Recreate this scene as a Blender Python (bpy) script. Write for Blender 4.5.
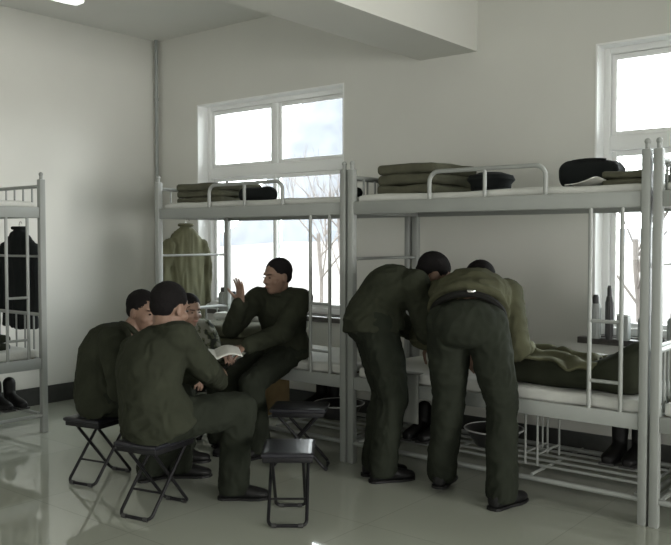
import bpy, bmesh, math, random
from mathutils import Vector, Matrix, Euler, noise
V = Vector
rnd = random.Random(7)
sc = bpy.context.scene
COL = sc.collection
for o in list(bpy.data.objects):
    bpy.data.objects.remove(o)

# ---------------------------------------------------------------- camera, world, exposure
cd = bpy.data.cameras.new('camera')
cam = bpy.data.objects.new('camera', cd); COL.objects.link(cam)
cam.location = (0, 0, 1.38)
cam.rotation_euler = (math.radians(90) - math.atan(31.5 / 830), 0, math.radians(39.0))
cd.sensor_fit = 'HORIZONTAL'; cd.sensor_width = 36.0; cd.lens = 36.0 * 830 / 671
cd.clip_start = 0.05; cd.clip_end = 500
sc.camera = cam

w = bpy.data.worlds.new('overcast_sky'); sc.world = w; w.use_nodes = True
bg = w.node_tree.nodes['Background']
bg.inputs['Color'].default_value = (0.95, 0.98, 1.0, 1)
bg.inputs['Strength'].default_value = 17.0
sc.view_settings.view_transform = 'Standard'; sc.view_settings.look = 'None'
sc.view_settings.exposure = -0.30; sc.view_settings.gamma = 1.0
sc.view_settings.use_curve_mapping = False
sc.cycles.max_bounces = 10; sc.cycles.diffuse_bounces = 6
LAMP_STRENGTH = 2.0

def portal(x, z, sx, sz, y=5.30):
    l = bpy.data.lights.new('window_portal', 'AREA'); l.shape = 'RECTANGLE'; l.size = sx; l.size_y = sz
    l.cycles.is_portal = True
    o = bpy.data.objects.new('window_portal', l); COL.objects.link(o)
    o.location = (x, y, z); o.rotation_euler = (math.radians(-90), 0, 0)

# ---------------------------------------------------------------- materials
def mat(name, col, rough=0.6, metal=0.0, var=0.0, vscale=8.0, bump=0.0, bscale=60.0, spec=0.5, col2=None, coat=0.0, sheen=0.0):
    m = bpy.data.materials.new(name); m.use_nodes = True
    nt = m.node_tree; b = nt.nodes['Principled BSDF']
    b.inputs['Base Color'].default_value = (*col, 1); b.inputs['Roughness'].default_value = rough
    b.inputs['Metallic'].default_value = metal; b.inputs['Specular IOR Level'].default_value = spec
    b.inputs['Coat Weight'].default_value = coat; b.inputs['Sheen Weight'].default_value = sheen
    tc = nt.nodes.new('ShaderNodeTexCoord')
    if var > 0 or col2:
        n = nt.nodes.new('ShaderNodeTexNoise'); n.inputs['Scale'].default_value = vscale; n.inputs['Detail'].default_value = 5
        nt.links.new(tc.outputs['Object'], n.inputs['Vector'])
        r = nt.nodes.new('ShaderNodeValToRGB')
        a = col2 if col2 else tuple(c * (1 - var) for c in col)
        r.color_ramp.elements[0].position = 0.35; r.color_ramp.elements[0].color = (*a, 1)
        r.color_ramp.elements[1].position = 0.65; r.color_ramp.elements[1].color = (*(col if col2 else tuple(min(1, c * (1 + var)) for c in col)), 1)
        nt.links.new(n.outputs['Fac'], r.inputs['Fac']); nt.links.new(r.outputs['Color'], b.inputs['Base Color'])
    if bump > 0:
        n2 = nt.nodes.new('ShaderNodeTexNoise'); n2.inputs['Scale'].default_value = bscale; n2.inputs['Detail'].default_value = 4
        nt.links.new(tc.outputs['Object'], n2.inputs['Vector'])
        bp = nt.nodes.new('ShaderNodeBump'); bp.inputs['Strength'].default_value = bump; bp.inputs['Distance'].default_value = 0.01
        nt.links.new(n2.outputs['Fac'], bp.inputs['Height']); nt.links.new(bp.outputs['Normal'], b.inputs['Normal'])
    return m

M = {}
M['wall'] = mat('wall_plaster', (0.60, 0.60, 0.56), 0.75, var=0.02, vscale=1.5, bump=0.05, bscale=120)
M['ceiling'] = mat('ceiling_plaster', (0.66, 0.66, 0.63), 0.85, var=0.02, vscale=1.2)
M['base'] = mat('baseboard_stone', (0.035, 0.037, 0.035), 0.35, var=0.15, vscale=20)
M['pvc'] = mat('window_plastic', (0.80, 0.81, 0.80), 0.35)
M['sill'] = mat('sill_stone', (0.07, 0.065, 0.06), 0.3, var=0.2, vscale=30)
M['steel'] = mat('painted_steel', (0.27, 0.285, 0.27), 0.42, var=0.03, vscale=6)
M['black_steel'] = mat('black_painted_steel', (0.007, 0.007, 0.008), 0.45, spec=0.25)
M['black_seat'] = mat('black_plastic_seat', (0.012, 0.012, 0.016), 0.3, spec=0.4, bump=0.05, bscale=90)
M['olive'] = mat('olive_cloth', (0.028, 0.031, 0.021), 0.95, var=0.12, vscale=9, bump=0.25, bscale=260, spec=0.08)
M['olive_trouser'] = mat('olive_trouser_cloth', (0.019, 0.022, 0.016), 0.95, var=0.12, vscale=9, bump=0.25, bscale=260, spec=0.08)
M['olive_lit'] = mat('top_lit_olive_cloth', (0.060, 0.061, 0.037), 0.95, var=0.12, vscale=9, bump=0.25, bscale=260, spec=0.08)  # lighter olive: light falling on the bending man's back, put into the colour
M['olive_tan'] = mat('faded_olive_cloth', (0.11, 0.11, 0.065), 0.9, var=0.12, vscale=7, bump=0.25, bscale=240, spec=0.2)
M['black_cloth'] = mat('black_cloth', (0.012, 0.014, 0.014), 0.95, bump=0.2, bscale=200, spec=0.15)
M['quilt'] = mat('olive_quilt_cloth', (0.088, 0.088, 0.062), 0.95, var=0.1, vscale=14, bump=0.3, bscale=160, spec=0.15)
M['sheet'] = mat('white_cotton_sheet', (0.55, 0.56, 0.53), 0.9, var=0.03, vscale=10, bump=0.3, bscale=60, spec=0.2)
M['skin'] = mat('skin', (0.20, 0.125, 0.09), 0.55, var=0.06, vscale=25, spec=0.35)
M['hair'] = mat('black_hair', (0.008, 0.007, 0.007), 0.85, bump=0.4, bscale=500, spec=0.12)
M['eye'] = mat('dark_eye', (0.015, 0.012, 0.01), 0.2)
M['lip'] = mat('lip', (0.26, 0.12, 0.095), 0.5)
M['shoe'] = mat('black_shoe', (0.008, 0.008, 0.008), 0.55, spec=0.25, bump=0.1, bscale=60)
M['belt'] = mat('dark_belt', (0.010, 0.010, 0.009), 0.85, spec=0.1)
M['chrome'] = mat('bright_metal', (0.6, 0.6, 0.58), 0.25, metal=1.0)
M['paper'] = mat('white_paper', (0.62, 0.62, 0.58), 0.8, var=0.05, vscale=30)
M['card'] = mat('brown_cardboard', (0.12, 0.085, 0.035), 0.85, var=0.15, vscale=12)
M['camo'] = mat('camouflage_cloth', (0.20, 0.205, 0.17), 0.9, col2=(0.03, 0.035, 0.028), vscale=16, spec=0.2, bump=0.2, bscale=200)
M['grey_plastic'] = mat('grey_plastic', (0.28, 0.30, 0.29), 0.4)
M['dark_plastic'] = mat('dark_plastic', (0.03, 0.03, 0.03), 0.4)
M['enamel'] = mat('white_enamel', (0.55, 0.56, 0.55), 0.25)
M['bark'] = mat('tree_bark', (0.075, 0.064, 0.058), 0.9, var=0.2, vscale=6)
M['hill'] = mat('hazy_hill', (0.064, 0.068, 0.078), 1.0, var=0.12, vscale=0.35)
M['yard'] = mat('pale_yard', (0.074, 0.066, 0.061), 1.0, var=0.08, vscale=0.6)

def camo_fix(m):
    r = [n for n in m.node_tree.nodes if n.type == 'VALTORGB'][0]
    r.color_ramp.interpolation = 'CONSTANT'
    r.color_ramp.elements[0].position = 0.0; r.color_ramp.elements[1].position = 0.5
    e = r.color_ramp.elements.new(0.44); e.color = (0.10, 0.11, 0.07, 1)
camo_fix(M['camo'])

def glass_mat():
    m = bpy.data.materials.new('window_glass'); m.use_nodes = True
    nt = m.node_tree; nt.nodes.clear()
    out = nt.nodes.new('ShaderNodeOutputMaterial'); mx = nt.nodes.new('ShaderNodeMixShader')
    t = nt.nodes.new('ShaderNodeBsdfTransparent'); g = nt.nodes.new('ShaderNodeBsdfGlossy'); g.inputs['Roughness'].default_value = 0.02
    t.inputs['Color'].default_value = (0.96, 0.98, 0.97, 1)
    fr = nt.nodes.new('ShaderNodeFresnel'); fr.inputs['IOR'].default_value = 1.35
    nt.links.new(fr.outputs[0], mx.inputs[0]); nt.links.new(t.outputs[0], mx.inputs[1]); nt.links.new(g.outputs[0], mx.inputs[2])
    nt.links.new(mx.outputs[0], out.inputs[0]); return m
M['glass'] = glass_mat()

def floor_mat():
    m = mat('polished_floor_tile', (0.40, 0.42, 0.36), 0.045, spec=0.8, coat=0.4)
    nt = m.node_tree; b = nt.nodes['Principled BSDF']
    tc = nt.nodes.new('ShaderNodeTexCoord'); br = nt.nodes.new('ShaderNodeTexBrick')
    br.offset = 0.0; br.inputs['Scale'].default_value = 1.0
    br.inputs['Brick Width'].default_value = 0.8; br.inputs['Row Height'].default_value = 0.8
    br.inputs['Mortar Size'].default_value = 0.003; br.inputs['Mortar Smooth'].default_value = 0.2
    br.inputs['Color1'].default_value = (0.41, 0.43, 0.37, 1); br.inputs['Color2'].default_value = (0.39, 0.41, 0.35, 1)
    br.inputs['Mortar'].default_value = (0.33, 0.345, 0.30, 1)
    nt.links.new(tc.outputs['Object'], br.inputs['Vector']); nt.links.new(br.outputs['Color'], b.inputs['Base Color'])
    n = nt.nodes.new('ShaderNodeTexNoise'); n.inputs['Scale'].default_value = 2.5
    nt.links.new(tc.outputs['Object'], n.inputs['Vector'])
    bp = nt.nodes.new('ShaderNodeBump'); bp.inputs['Strength'].default_value = 0.012; bp.inputs['Distance'].default_value = 0.02
    nt.links.new(n.outputs['Fac'], bp.inputs['Height']); nt.links.new(bp.outputs['Normal'], b.inputs['Normal'])
    return m
M['floor'] = floor_mat()

def emis(name, col, s):
    m = bpy.data.materials.new(name); m.use_nodes = True
    b = m.node_tree.nodes['Principled BSDF']; b.inputs['Emission Color'].default_value = (*col, 1); b.inputs['Emission Strength'].default_value = s
    b.inputs['Base Color'].default_value = (0.8, 0.8, 0.8, 1)
    return m
M['tube'] = emis('fluorescent_diffuser', (0.97, 1.0, 0.95), LAMP_STRENGTH)

# ---------------------------------------------------------------- mesh helpers
def rotto(d):
    return V(d).normalized().to_track_quat('Z', 'Y').to_matrix().to_4x4()

class MB:
    def __init__(s): s.bm = bmesh.new()
    def box(s, c, size, rot=None, bev=0.0):
        m = Matrix.Translation(V(c)) @ (rot.to_4x4() if rot is not None else Matrix()) @ Matrix.Diagonal((*size, 1))
        r = bmesh.ops.create_cube(s.bm, size=1.0, matrix=m)
        if bev > 0:
            es = list({e for v in r['verts'] for e in v.link_edges})
            bmesh.ops.bevel(s.bm, geom=es, offset=bev, segments=2, profile=0.5, affect='EDGES')
        return s
    def cyl(s, a, b, r, r2=None, seg=14):
        a = V(a); b = V(b); d = b - a
        m = Matrix.Translation((a + b) / 2) @ rotto(d)
        bmesh.ops.create_cone(s.bm, cap_ends=True, segments=seg, radius1=r, radius2=r if r2 is None else r2, depth=d.length, matrix=m)
        return s
    def ell(s, c, rad, rot=None, u=20, v=12):
        m = Matrix.Translation(V(c)) @ (rot.to_4x4() if rot is not None else Matrix()) @ Matrix.Diagonal((*rad, 1))
        bmesh.ops.create_uvsphere(s.bm, u_segments=u, v_segments=v, radius=1.0, matrix=m); return s
    def cap(s, a, b, ra, rb, seg=16):
        s.cyl(a, b, ra, rb, seg); s.ell(a, (ra,) * 3, u=seg, v=10); s.ell(b, (rb,) * 3, u=seg, v=10); return s
    def rings(s, rs, close=True):
        # rs: list of (centre, side vector*half width, up vector*half depth)
        n = 28; loops = []
        for c, u, w_ in rs:
            loops.append([s.bm.verts.new(V(c) + V(u) * math.cos(2 * math.pi * k / n) + V(w_) * math.sin(2 * math.pi * k / n)) for k in range(n)])
        for a, b in zip(loops, loops[1:]):
            for k in range(n):
                s.bm.faces.new((a[k], a[(k + 1) % n], b[(k + 1) % n], b[k]))
        if close:
            s.bm.faces.new(loops[0][::-1]); s.bm.faces.new(loops[-1])
        return s
    def tube(s, pts, r, seg=10, closed=False):
        pts = [V(p) for p in pts]; loops = []
        n = len(pts); up = None
        for i, p in enumerate(pts):
            if closed: t = pts[(i + 1) % n] - pts[i - 1]
            else: t = pts[min(i + 1, n - 1)] - pts[max(i - 1, 0)]
            t.normalize()
            if up is None:
                up = t.orthogonal().normalized()
            up = (up - t * up.dot(t)).normalized(); sd = t.cross(up)
            loops.append([s.bm.verts.new(p + (up * math.cos(2 * math.pi * k / seg) + sd * math.sin(2 * math.pi * k / seg)) * r) for k in range(seg)])
        prs = list(zip(loops, loops[1:])) + ([(loops[-1], loops[0])] if closed else [])
        for a, b in prs:
            for k in range(seg): s.bm.faces.new((a[k], a[(k + 1) % seg], b[(k + 1) % seg], b[k]))
        if not closed:
            s.bm.faces.new(loops[0][::-1]); s.bm.faces.new(loops[-1])
        return s
    def soft(s, c, size, r, rot=None, n=10, amp=0.0, freq=9.0, seed=0.0):
        # a rounded, slightly lumpy box
        h = V(size) / 2; r = min(r, h.x, h.y, h.z) * 0.999
        tb = bmesh.new(); bmesh.ops.create_cube(tb, size=2.0)
        bmesh.ops.subdivide_edges(tb, edges=tb.edges[:], cuts=n, use_grid_fill=True)
        R_ = (rot if rot is not None else Matrix.Identity(3)).to_3x3()
        mp = {}
        for v in tb.verts:
            q = V([math.copysign(abs(a) ** 0.6, a) for a in v.co]); p = V((q.x * h.x, q.y * h.y, q.z * h.z))
            inner = V([max(-(h[i] - r), min(h[i] - r, p[i])) for i in range(3)])
            d = p - inner
            if d.length > 1e-6: p = inner + d.normalized() * r
            if amp:
                nn = noise.noise_vector(p * freq + V((seed, seed * 1.7, 3))); p += nn * amp
            mp[v] = s.bm.verts.new(V(c) + R_ @ p)
        for f in tb.faces: s.bm.faces.new([mp[v] for v in f.verts])
        tb.free(); return s
    def build(s, name, m, parent=None, smooth=True, loc=None):
        bmesh.ops.recalc_face_normals(s.bm, faces=s.bm.faces[:])
        me = bpy.data.meshes.new(name); s.bm.to_mesh(me); s.bm.free()
        if smooth:
            me.shade_smooth()
            try: me.set_sharp_from_angle(angle=math.radians(38))
            except Exception: pass
        o = bpy.data.objects.new(name, me); COL.objects.link(o)
        me.materials.append(m)
        if parent is not None: o.parent = parent
        return o
    def remeshed(s, name, m, parent=None, vox=0.008, smooth_it=4, fn=None, taper=None):
        me = bpy.data.meshes.new('tmp'); s.bm.to_mesh(me); s.bm.free()
        t = bpy.data.objects.new('tmp', me); COL.objects.link(t)
        md = t.modifiers.new('r', 'REMESH'); md.mode = 'VOXEL'; md.voxel_size = vox; md.use_smooth_shade = True
        sm = t.modifiers.new('s', 'SMOOTH'); sm.factor = 0.5; sm.iterations = smooth_it
        dg = bpy.context.evaluated_depsgraph_get()
        me2 = bpy.data.meshes.new_from_object(t.evaluated_get(dg)); me2.name = name
        bpy.data.objects.remove(t); bpy.data.meshes.remove(me)
        if fn:
            nm = [v.normal.copy() for v in me2.vertices]
            for v, n_ in zip(me2.vertices, nm): v.co = fn(v.co, n_)
        me2.shade_smooth(); me2.materials.clear(); me2.materials.append(m)
        o = bpy.data.objects.new(name, me2); COL.objects.link(o)
        if parent is not None: o.parent = parent
        return o

def tag(o, label=None, cat=None, group=None, kind=None):
    if label: o['label'] = label
    if cat: o['category'] = cat
    if group: o['group'] = group
    if kind: o['kind'] = kind
    return o
def empty(name, loc=(0, 0, 0), rz=0, **k):
    o = bpy.data.objects.new(name, None); COL.objects.link(o); o.empty_display_size = 0.1
    o.location = loc; o.rotation_euler = (0, 0, rz); return tag(o, **k)
def copy_tree(o, parent=None):
    c = o.copy(); COL.objects.link(c)
    if parent is not None: c.parent = parent
    for ch in [x for x in o.children]: copy_tree(ch, c)
    return c
def struct(o): o['kind'] = 'structure'; return o
def Rz(a): return Matrix.Rotation(a, 3, 'Z')

# ---------------------------------------------------------------- room
X0, X1, Y0, Y1, ZC = -6.33, 4.5, -3.5, 5.12, 3.27
T = 0.26
b = MB(); b.box(((X0 + X1) / 2, (Y0 + Y1) / 2, -0.05), (X1 - X0 + 2 * T, Y1 - Y0 + 2 * T, 0.1)); struct(b.build('floor', M['floor'], smooth=False))
b = MB(); b.box(((X0 + X1) / 2, (Y0 + Y1) / 2, ZC + 0.05), (X1 - X0 + 2 * T, Y1 - Y0 + 2 * T, 0.1)); struct(b.build('ceiling', M['ceiling'], smooth=False))
b = MB(); b.box((X0 - T / 2, (Y0 + Y1) / 2, ZC / 2), (T, Y1 - Y0, ZC)); struct(b.build('wall_left', M['wall'], smooth=False))
b = MB(); b.box((X1 + T / 2, (Y0 + Y1) / 2, ZC / 2), (T, Y1 - Y0, ZC)); struct(b.build('wall_right', M['wall'], smooth=False))
b = MB(); b.box(((X0 + X1) / 2, Y0 - T / 2, ZC / 2), (X1 - X0 + 2 * T, T, ZC)); struct(b.build('wall_front', M['wall'], smooth=False))
WX = [(-5.765, -4.06), (-2.04, -0.335), (1.2, 2.9)]; WZ0, WZ1 = 0.775, 2.615
b = MB(); xs = [X0 - T] + [q for p in WX for q in p] + [X1 + T]
for i in range(0, len(xs), 2):
    b.box(((xs[i] + xs[i + 1]) / 2, Y1 + T / 2, ZC / 2), (xs[i + 1] - xs[i], T, ZC))
for a, c in WX:
    b.box(((a + c) / 2, Y1 + T / 2, WZ0 / 2), (c - a, T, WZ0)); b.box(((a + c) / 2, Y1 + T / 2, (WZ1 + ZC) / 2), (c - a, T, ZC - WZ1))
struct(b.build('wall_back', M['wall'], smooth=False))
# ceiling beam
b = MB(); b.box((-3.12, (Y0 + Y1) / 2, (2.69 + ZC) / 2), (0.47, Y1 - Y0, ZC - 2.69)); struct(b.build('trim_1', M['wall'], smooth=False))
# corner heating pipe
b = MB(); b.cyl((X0 + 0.05, Y1 - 0.05, 0), (X0 + 0.05, Y1 - 0.05, ZC), 0.016)
for z in (0.6, 1.7, 2.7): b.cyl((X0 + 0.05, Y1 - 0.05, z), (X0 + 0.05, Y1 - 0.05, z + 0.03), 0.022)
struct(b.build('trim_2', M['grey_plastic']))
b = MB(); b.box((X0 + 0.006, (Y0 + Y1) / 2, 0.075), (0.012, Y1 - Y0, 0.15)); struct(b.build('baseboard_left', M['base'], smooth=False))
b = MB(); b.box(((X0 + X1) / 2, Y1 - 0.006, 0.075), (X1 - X0 - 0.03, 0.012, 0.15)); struct(b.build('baseboard_back', M['base'], smooth=False))

YP = 5.27   # plane of the window frames, set back in the reveal
for i, (a, c) in enumerate(WX):
    root = empty('window_%d' % (i + 1), ((a + c) / 2, YP, WZ0)); struct(root)
    W = c - a; Hh = WZ1 - WZ0; zt = 2.0 - WZ0
    f = MB()
    for x in (-W / 2 + 0.025, W / 2 - 0.025): f.box((x, 0, Hh / 2), (0.05, 0.07, Hh), bev=0.006)
    for z in (0.025, Hh - 0.025): f.box((0, 0, z), (W - 0.10, 0.07, 0.05), bev=0.006)
    f.box((0, 0, zt), (W - 0.10, 0.07, 0.09), bev=0.006); f.box((0.0, 0, (zt + Hh) / 2), (0.06, 0.07, Hh - zt - 0.1), bev=0.005)
    f.build('window_frame', M['pvc'], root)
    # upper sashes and lower sliding sashes
    def sash(x0, x1, z0, z1, y, nm):
        s_ = MB(); t = 0.032
        for x in (x0 + t / 2, x1 - t / 2): s_.box((x, y, (z0 + z1) / 2), (t, 0.03, z1 - z0), bev=0.004)
        for z in (z0 + t / 2, z1 - t / 2): s_.box(((x0 + x1) / 2, y, z), (x1 - x0 - 2 * t, 0.03, t), bev=0.004)
        so = s_.build('sash', M['pvc'], root)
        g = MB(); g.box(((x0 + x1) / 2, y, (z0 + z1) / 2), (x1 - x0 - 2 * t + 0.01, 0.005, z1 - z0 - 2 * t + 0.01)); g.build('pane', M['glass'], so, smooth=False)
    sash(-W / 2 + 0.052, -0.032, zt + 0.047, Hh - 0.052, 0.0, 'u'); sash(0.032, W / 2 - 0.052, zt + 0.047, Hh - 0.052, 0.0, 'u')
    sash(-W / 2 + 0.052, 0.03, 0.052, zt - 0.047, 0.014, 'l'); sash(-0.02, W / 2 - 0.052, 0.052, zt - 0.047, -0.02, 'l')
    k = MB(); k.box((-0.0, -0.135 - 0.0, -0.015), (W + 0.14, 0.27 if False else 0.10, 0.03), bev=0.004)
    k = MB(); k.box((0, -0.19, -0.02), (W + 0.14, 0.08, 0.04), bev=0.004); k.box((0, -0.09, -0.0), (W - 0.004, 0.118, 0.012))
    k.build('sill', M['sill'], root)
    k = MB(); 
    for x in (-W / 2 + 0.006, W / 2 - 0.006): k.box((x, -0.095, Hh / 2), (0.012, 0.12, Hh))
    k.box((0, -0.095, Hh - 0.006), (W - 0.024, 0.12, 0.012)); k.build('lit_reveal_lining', M['pvc'], root, smooth=False)  # white lining added; sky light on the jambs is put into its colour
    portal((a + c) / 2, (WZ0 + WZ1) / 2, W, Hh, 5.40)

# added area lights on the unseen front and right walls, which have no openings
def fill_light(x, y, z, sx, sz, rot, e, spread=110):
    l = bpy.data.lights.new('added_fill', 'AREA'); l.shape = 'RECTANGLE'; l.size = sx; l.size_y = sz; l.energy = e; l.color = (1.0, 0.985, 0.94)
    l.spread = math.radians(spread)
    o = bpy.data.objects.new('added_fill', l); COL.objects.link(o); o.location = (x, y, z); o.rotation_euler = rot
for x in (-4.6, -1.4, 1.8): fill_light(x, Y0 + 0.03, 1.75, 1.9, 1.8, (math.radians(90), 0, 0), 18.0)
for y in (-2.3, 0.8): fill_light(X1 - 0.03, y, 1.35, 2.2, 1.7, (math.radians(90), 0, math.radians(90)), 62.0)
fill_light(X1 - 0.03, 2.75, 1.15, 1.5, 1.7, (math.radians(89), 0, math.radians(95)), 80.0, 60)
# frames added around those lights, standing for windows in the solid walls
FILL_FRAMES = [(X1, y, z, sx, sz, math.pi / 2) for y, z, sx, sz in ((-2.3, 1.35, 2.2, 1.7), (0.8, 1.35, 2.2, 1.7), (2.75, 1.15, 1.5, 1.7))] + [(x, Y0, 1.75, 1.9, 1.8, 0.0) for x in (-4.6, -1.4, 1.8)]
for i, (x, y, z, sx, sz, rz) in enumerate(FILL_FRAMES):
    f = MB()
    for q in (-1, 1):
        f.box((q * (sx / 2 + 0.03), 0, 0), (0.06, 0.09, sz + 0.12), bev=0.005); f.box((0, 0, q * (sz / 2 + 0.03)), (sx, 0.09, 0.06), bev=0.005)
    f.box((0, 0, 0), (0.04, 0.085, sz)); o = f.build('window_%d' % (i + 4), M['pvc']); o.location = (x, y, z); o.rotation_euler = (0, 0, rz); struct(o)
# ceiling lights
def ceiling_light(x, y, rz=0.0):
    r = empty('ceiling_light', (x, y, ZC), rz)
    b = MB(); b.box((0, 0, -0.02), (1.24, 0.16, 0.04), bev=0.005); b.build('housing', M['pvc'], r)
    b = MB(); b.soft((0, 0, -0.062), (1.2, 0.13, 0.045), 0.02, n=6); b.build('diffuser', M['tube'], r)
    return r
LP = [(-5.57, 3.17, math.pi / 2), (-0.9, 2.4, 0), (-4.6, 0.6, 0), (-1.0, -1.0, 0), (1.8, 1.8, 0), (2.0, -1.5, 0)]
LL = ['ceiling light tube fixture near left wall above the bunk, only its end in view']
for i, (x, y, rz) in enumerate(LP):
    o = ceiling_light(x, y, rz)
    tag(o, LL[0] if i == 0 else 'white ceiling tube light out of view on the ceiling', 'ceiling light', None if i == 0 else 'ceiling lights behind the camera side')

# ---------------------------------------------------------------- bunk beds
BL, BD = 1.79, 0.71
def make_bed():
    r = empty('bunk_bed')
    for x in (0, BL):
        for y in (0, BD):
            p = MB(); p.box((x, y, 0.91), (0.044, 0.044, 1.82), bev=0.006); p.cyl((x, y, 1.82), (x, y, 1.845), 0.012)
            p.ell((x, y, 1.856), (0.016, 0.016, 0.016), u=12, v=8); p.build('post', M['steel'], r)
    for z, nm in ((1.582, 'upper_frame'), (0.502, 'lower_frame')):
        f = MB()
        for y in (0, BD): f.box((BL / 2, y, z), (BL - 0.046, 0.03, 0.078), bev=0.005)
        for x in (0, BL): f.box((x, BD / 2, z), (0.03, BD - 0.046, 0.07), bev=0.005)
        f.build(nm, M['steel'], r)
        s = MB(); s.box((BL / 2, BD / 2, z + 0.022), (BL - 0.03, BD - 0.03, 0.012)); s.build('deck_board', M['card'], r, smooth=False)
    # floor-level rails
    f = MB()
    for y in (0, BD): f.cyl((0.022, y, 0.125), (BL - 0.022, y, 0.125), 0.014)
    for x in (0, BL): f.cyl((x, 0.022, 0.125), (x, BD - 0.022, 0.125), 0.014)
    f.build('bottom_rail', M['steel'], r)
    s = MB()
    for k in range(5): s.cyl((0.03, 0.14 + k * 0.11, 0.16), (BL - 0.03, 0.14 + k * 0.11, 0.16), 0.008, seg=8)
    for x in (0.04, 0.6, 1.2, BL - 0.04): s.cyl((x, 0.012, 0.142), (x, BD - 0.012, 0.142), 0.008, seg=8)
    s.build('shoe_shelf', M['steel'], r)
    # end panels
    for x in (0, BL):
        e = MB(); e.cyl((x, 0.02, 1.77), (x, BD - 0.02, 1.77), 0.013); 
        for k in range(1, 6): e.cyl((x, k * BD / 6, 1.61), (x, k * BD / 6, 1.77), 0.007, seg=8)
        e.build('upper_end_panel', M['steel'], r)
        e = MB(); e.cyl((x, 0.02, 0.85), (x, BD - 0.02, 0.85), 0.013)
        for k in range(1, 6): e.cyl((x, k * BD / 6, 0.53), (x, k * BD / 6, 0.85), 0.007, seg=8)
        e.build('lower_end_panel', M['steel'], r)
        e = MB(); e.cyl((x, 0.02, 1.27), (x, BD - 0.02, 1.27), 0.009); e.build('cross_bar', M['steel'], r)
    # guard rail: a low arch with a middle upright
    g = MB(); a, c, z0, z1, R_ = 0.56, 1.27, 1.60, 1.775, 0.06
    pts = [(a, 0, z0)] + [(a + R_ - R_ * math.cos(t), 0, z1 - R_ + R_ * math.sin(t)) for t in [k * math.pi / 12 for k in range(7)]]
    pts += [(c - R_ + R_ * math.sin(t), 0, z1 - R_ + R_ * math.cos(t)) for t in [k * math.pi / 12 for k in range(7)]] + [(c, 0, z0)]
    g.tube(pts, 0.0125, 12); g.cyl(((a + c) / 2, 0, z0), ((a + c) / 2, 0, z1), 0.011); g.build('guard_rail', M['steel'], r)
    # ladder
    xa, xb = BL - 0.275, BL - 0.115
    l = MB()
    for x in (xa, xb): l.cyl((x, -0.004, 0.52), (x, -0.004, 1.56), 0.011)
    lo = l.build('ladder', M['steel'], r)
    for z in (0.68, 0.98):
        q = MB(); q.cyl((xa, -0.004, z), (xb, -0.004, z), 0.0095); q.build('rung', M['steel'], lo)
    return r
bed = make_bed()
def place_bed(o, x, y, rz, label):
    o.location = (x, y, 0); o.rotation_euler = (0, 0, rz); return tag(o, label, 'bunk bed', 'grey steel bunk beds')
BEDS = [(-4.99, 4.04, 0, 'grey steel bunk bed against the window wall where the gesturing man sits'),
        (-3.14, 4.04, 0, 'grey steel bunk bed in the middle where two men bend over the lower bunk'),
        (-1.295, 4.04, 0, 'grey steel bunk bed cut off at the right edge, beside the middle one'),
        (-5.38, 1.51, math.pi / 2, 'grey steel bunk bed along the left wall, cut off at the left edge')]
for i, args in enumerate(BEDS):
    o = bed if i == 0 else copy_tree(bed)
    place_bed(o, *args)

def mattress(bx, by, rz, z, label, nm, m, grp):
    o = MB().soft((BL / 2, BD / 2, z), (BL - 0.055, BD - 0.05, 0.05 if z > 1 else 0.07), 0.022, n=24, amp=0.008, freq=5, seed=bx + z).build(nm, m)
    o.location = (bx, by, 0); o.rotation_euler = (0, 0, rz)
    tag(o, label, 'mattress', grp); return o
NM = ['left of the two by the window wall', 'middle', 'right edge', 'left wall']
LOWL = ['white sheeted mattress on the lower bunk under the seated gesturing man', 'white sheeted mattress on the lower bunk in front of the two bending men',
        'white sheeted mattress on the lower bunk at the right edge', 'white sheeted mattress on the lower bunk at the left edge']
UPL = ['thin white mattress on the upper bunk above the gesturing man', 'thin white mattress on the upper bunk above the two bending men',
       'thin white mattress on the upper bunk at the right edge', 'thin white mattress on the upper bunk at the left edge']
for i, (x, y, rz, _) in enumerate(BEDS):
    mattress(x, y, rz, 0.568, LOWL[i], 'mattress', M['sheet'], 'lower bunk mattresses')
    mattress(x, y, rz, 1.637, UPL[i], 'mattress', M['sheet'], 'upper bunk mattresses')

# ---------------------------------------------------------------- bedding on the bunks
def folded_quilt(c, size, n, label, rz=0, m=None, seed=0):
    r = empty('folded_quilt', c, rz, label=label, cat='quilt', group='folded army quilts')
    h = size[2] / n
    for k in range(n):
        MB().soft((rnd.uniform(-.006, .006), rnd.uniform(-.006, .006), h * (k + 0.5)), (size[0], size[1], h * 1.02), h * 0.42, n=16, amp=0.010, freq=6, seed=seed + k * 3.1).build('quilt_layer', m or M['quilt'], r)
    return r
folded_quilt((-2.835, 4.42, 1.655), (0.42, 0.52, 0.195), 3, 'olive quilt folded in layers on the middle upper bunk')
folded_quilt((-4.70, 4.40, 1.655), (0.48, 0.46, 0.155), 3, 'olive quilt folded in layers on the upper bunk above the hanging tan jacket', seed=9)
folded_quilt((-1.50, 4.40, 1.655), (0.25, 0.46, 0.075), 2, 'low olive quilt on the right end of the middle upper bunk', seed=21)
folded_quilt((-4.52, 4.38, 0.60), (0.58, 0.50, 0.165), 2, 'grey green quilt folded on the lower bunk behind the raised hand', m=M['quilt'], seed=31)
o = MB().soft((0, 0, 0.0), (0.50, 0.12, 0.05), 0.024, n=14, amp=0.004).build('folded_sheet', M['sheet']); o.location = (-4.66, 4.56, 0.79)
tag(o, 'long white folded sheet on top of the lower bunk quilt', 'sheet')
def rollpil(c, L, r_, label, m, rz=0.0, nm='rolled_pillow', cat='pillow'):
    b = MB(); b.soft((0, 0, 0), (L, r_ * 2.3, r_ * 2), r_ * 0.95, n=14, amp=0.008, freq=9, seed=c[0])
    o = b.build(nm, m); o.location = c; o.rotation_euler = (0, 0, rz); tag(o, label, cat); return o
rollpil((-4.20, 4.30, 1.715), 0.33, 0.052, 'black rolled pillow behind the guard rail of the upper bunk over the gesturing man', M['black_cloth'])
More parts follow.
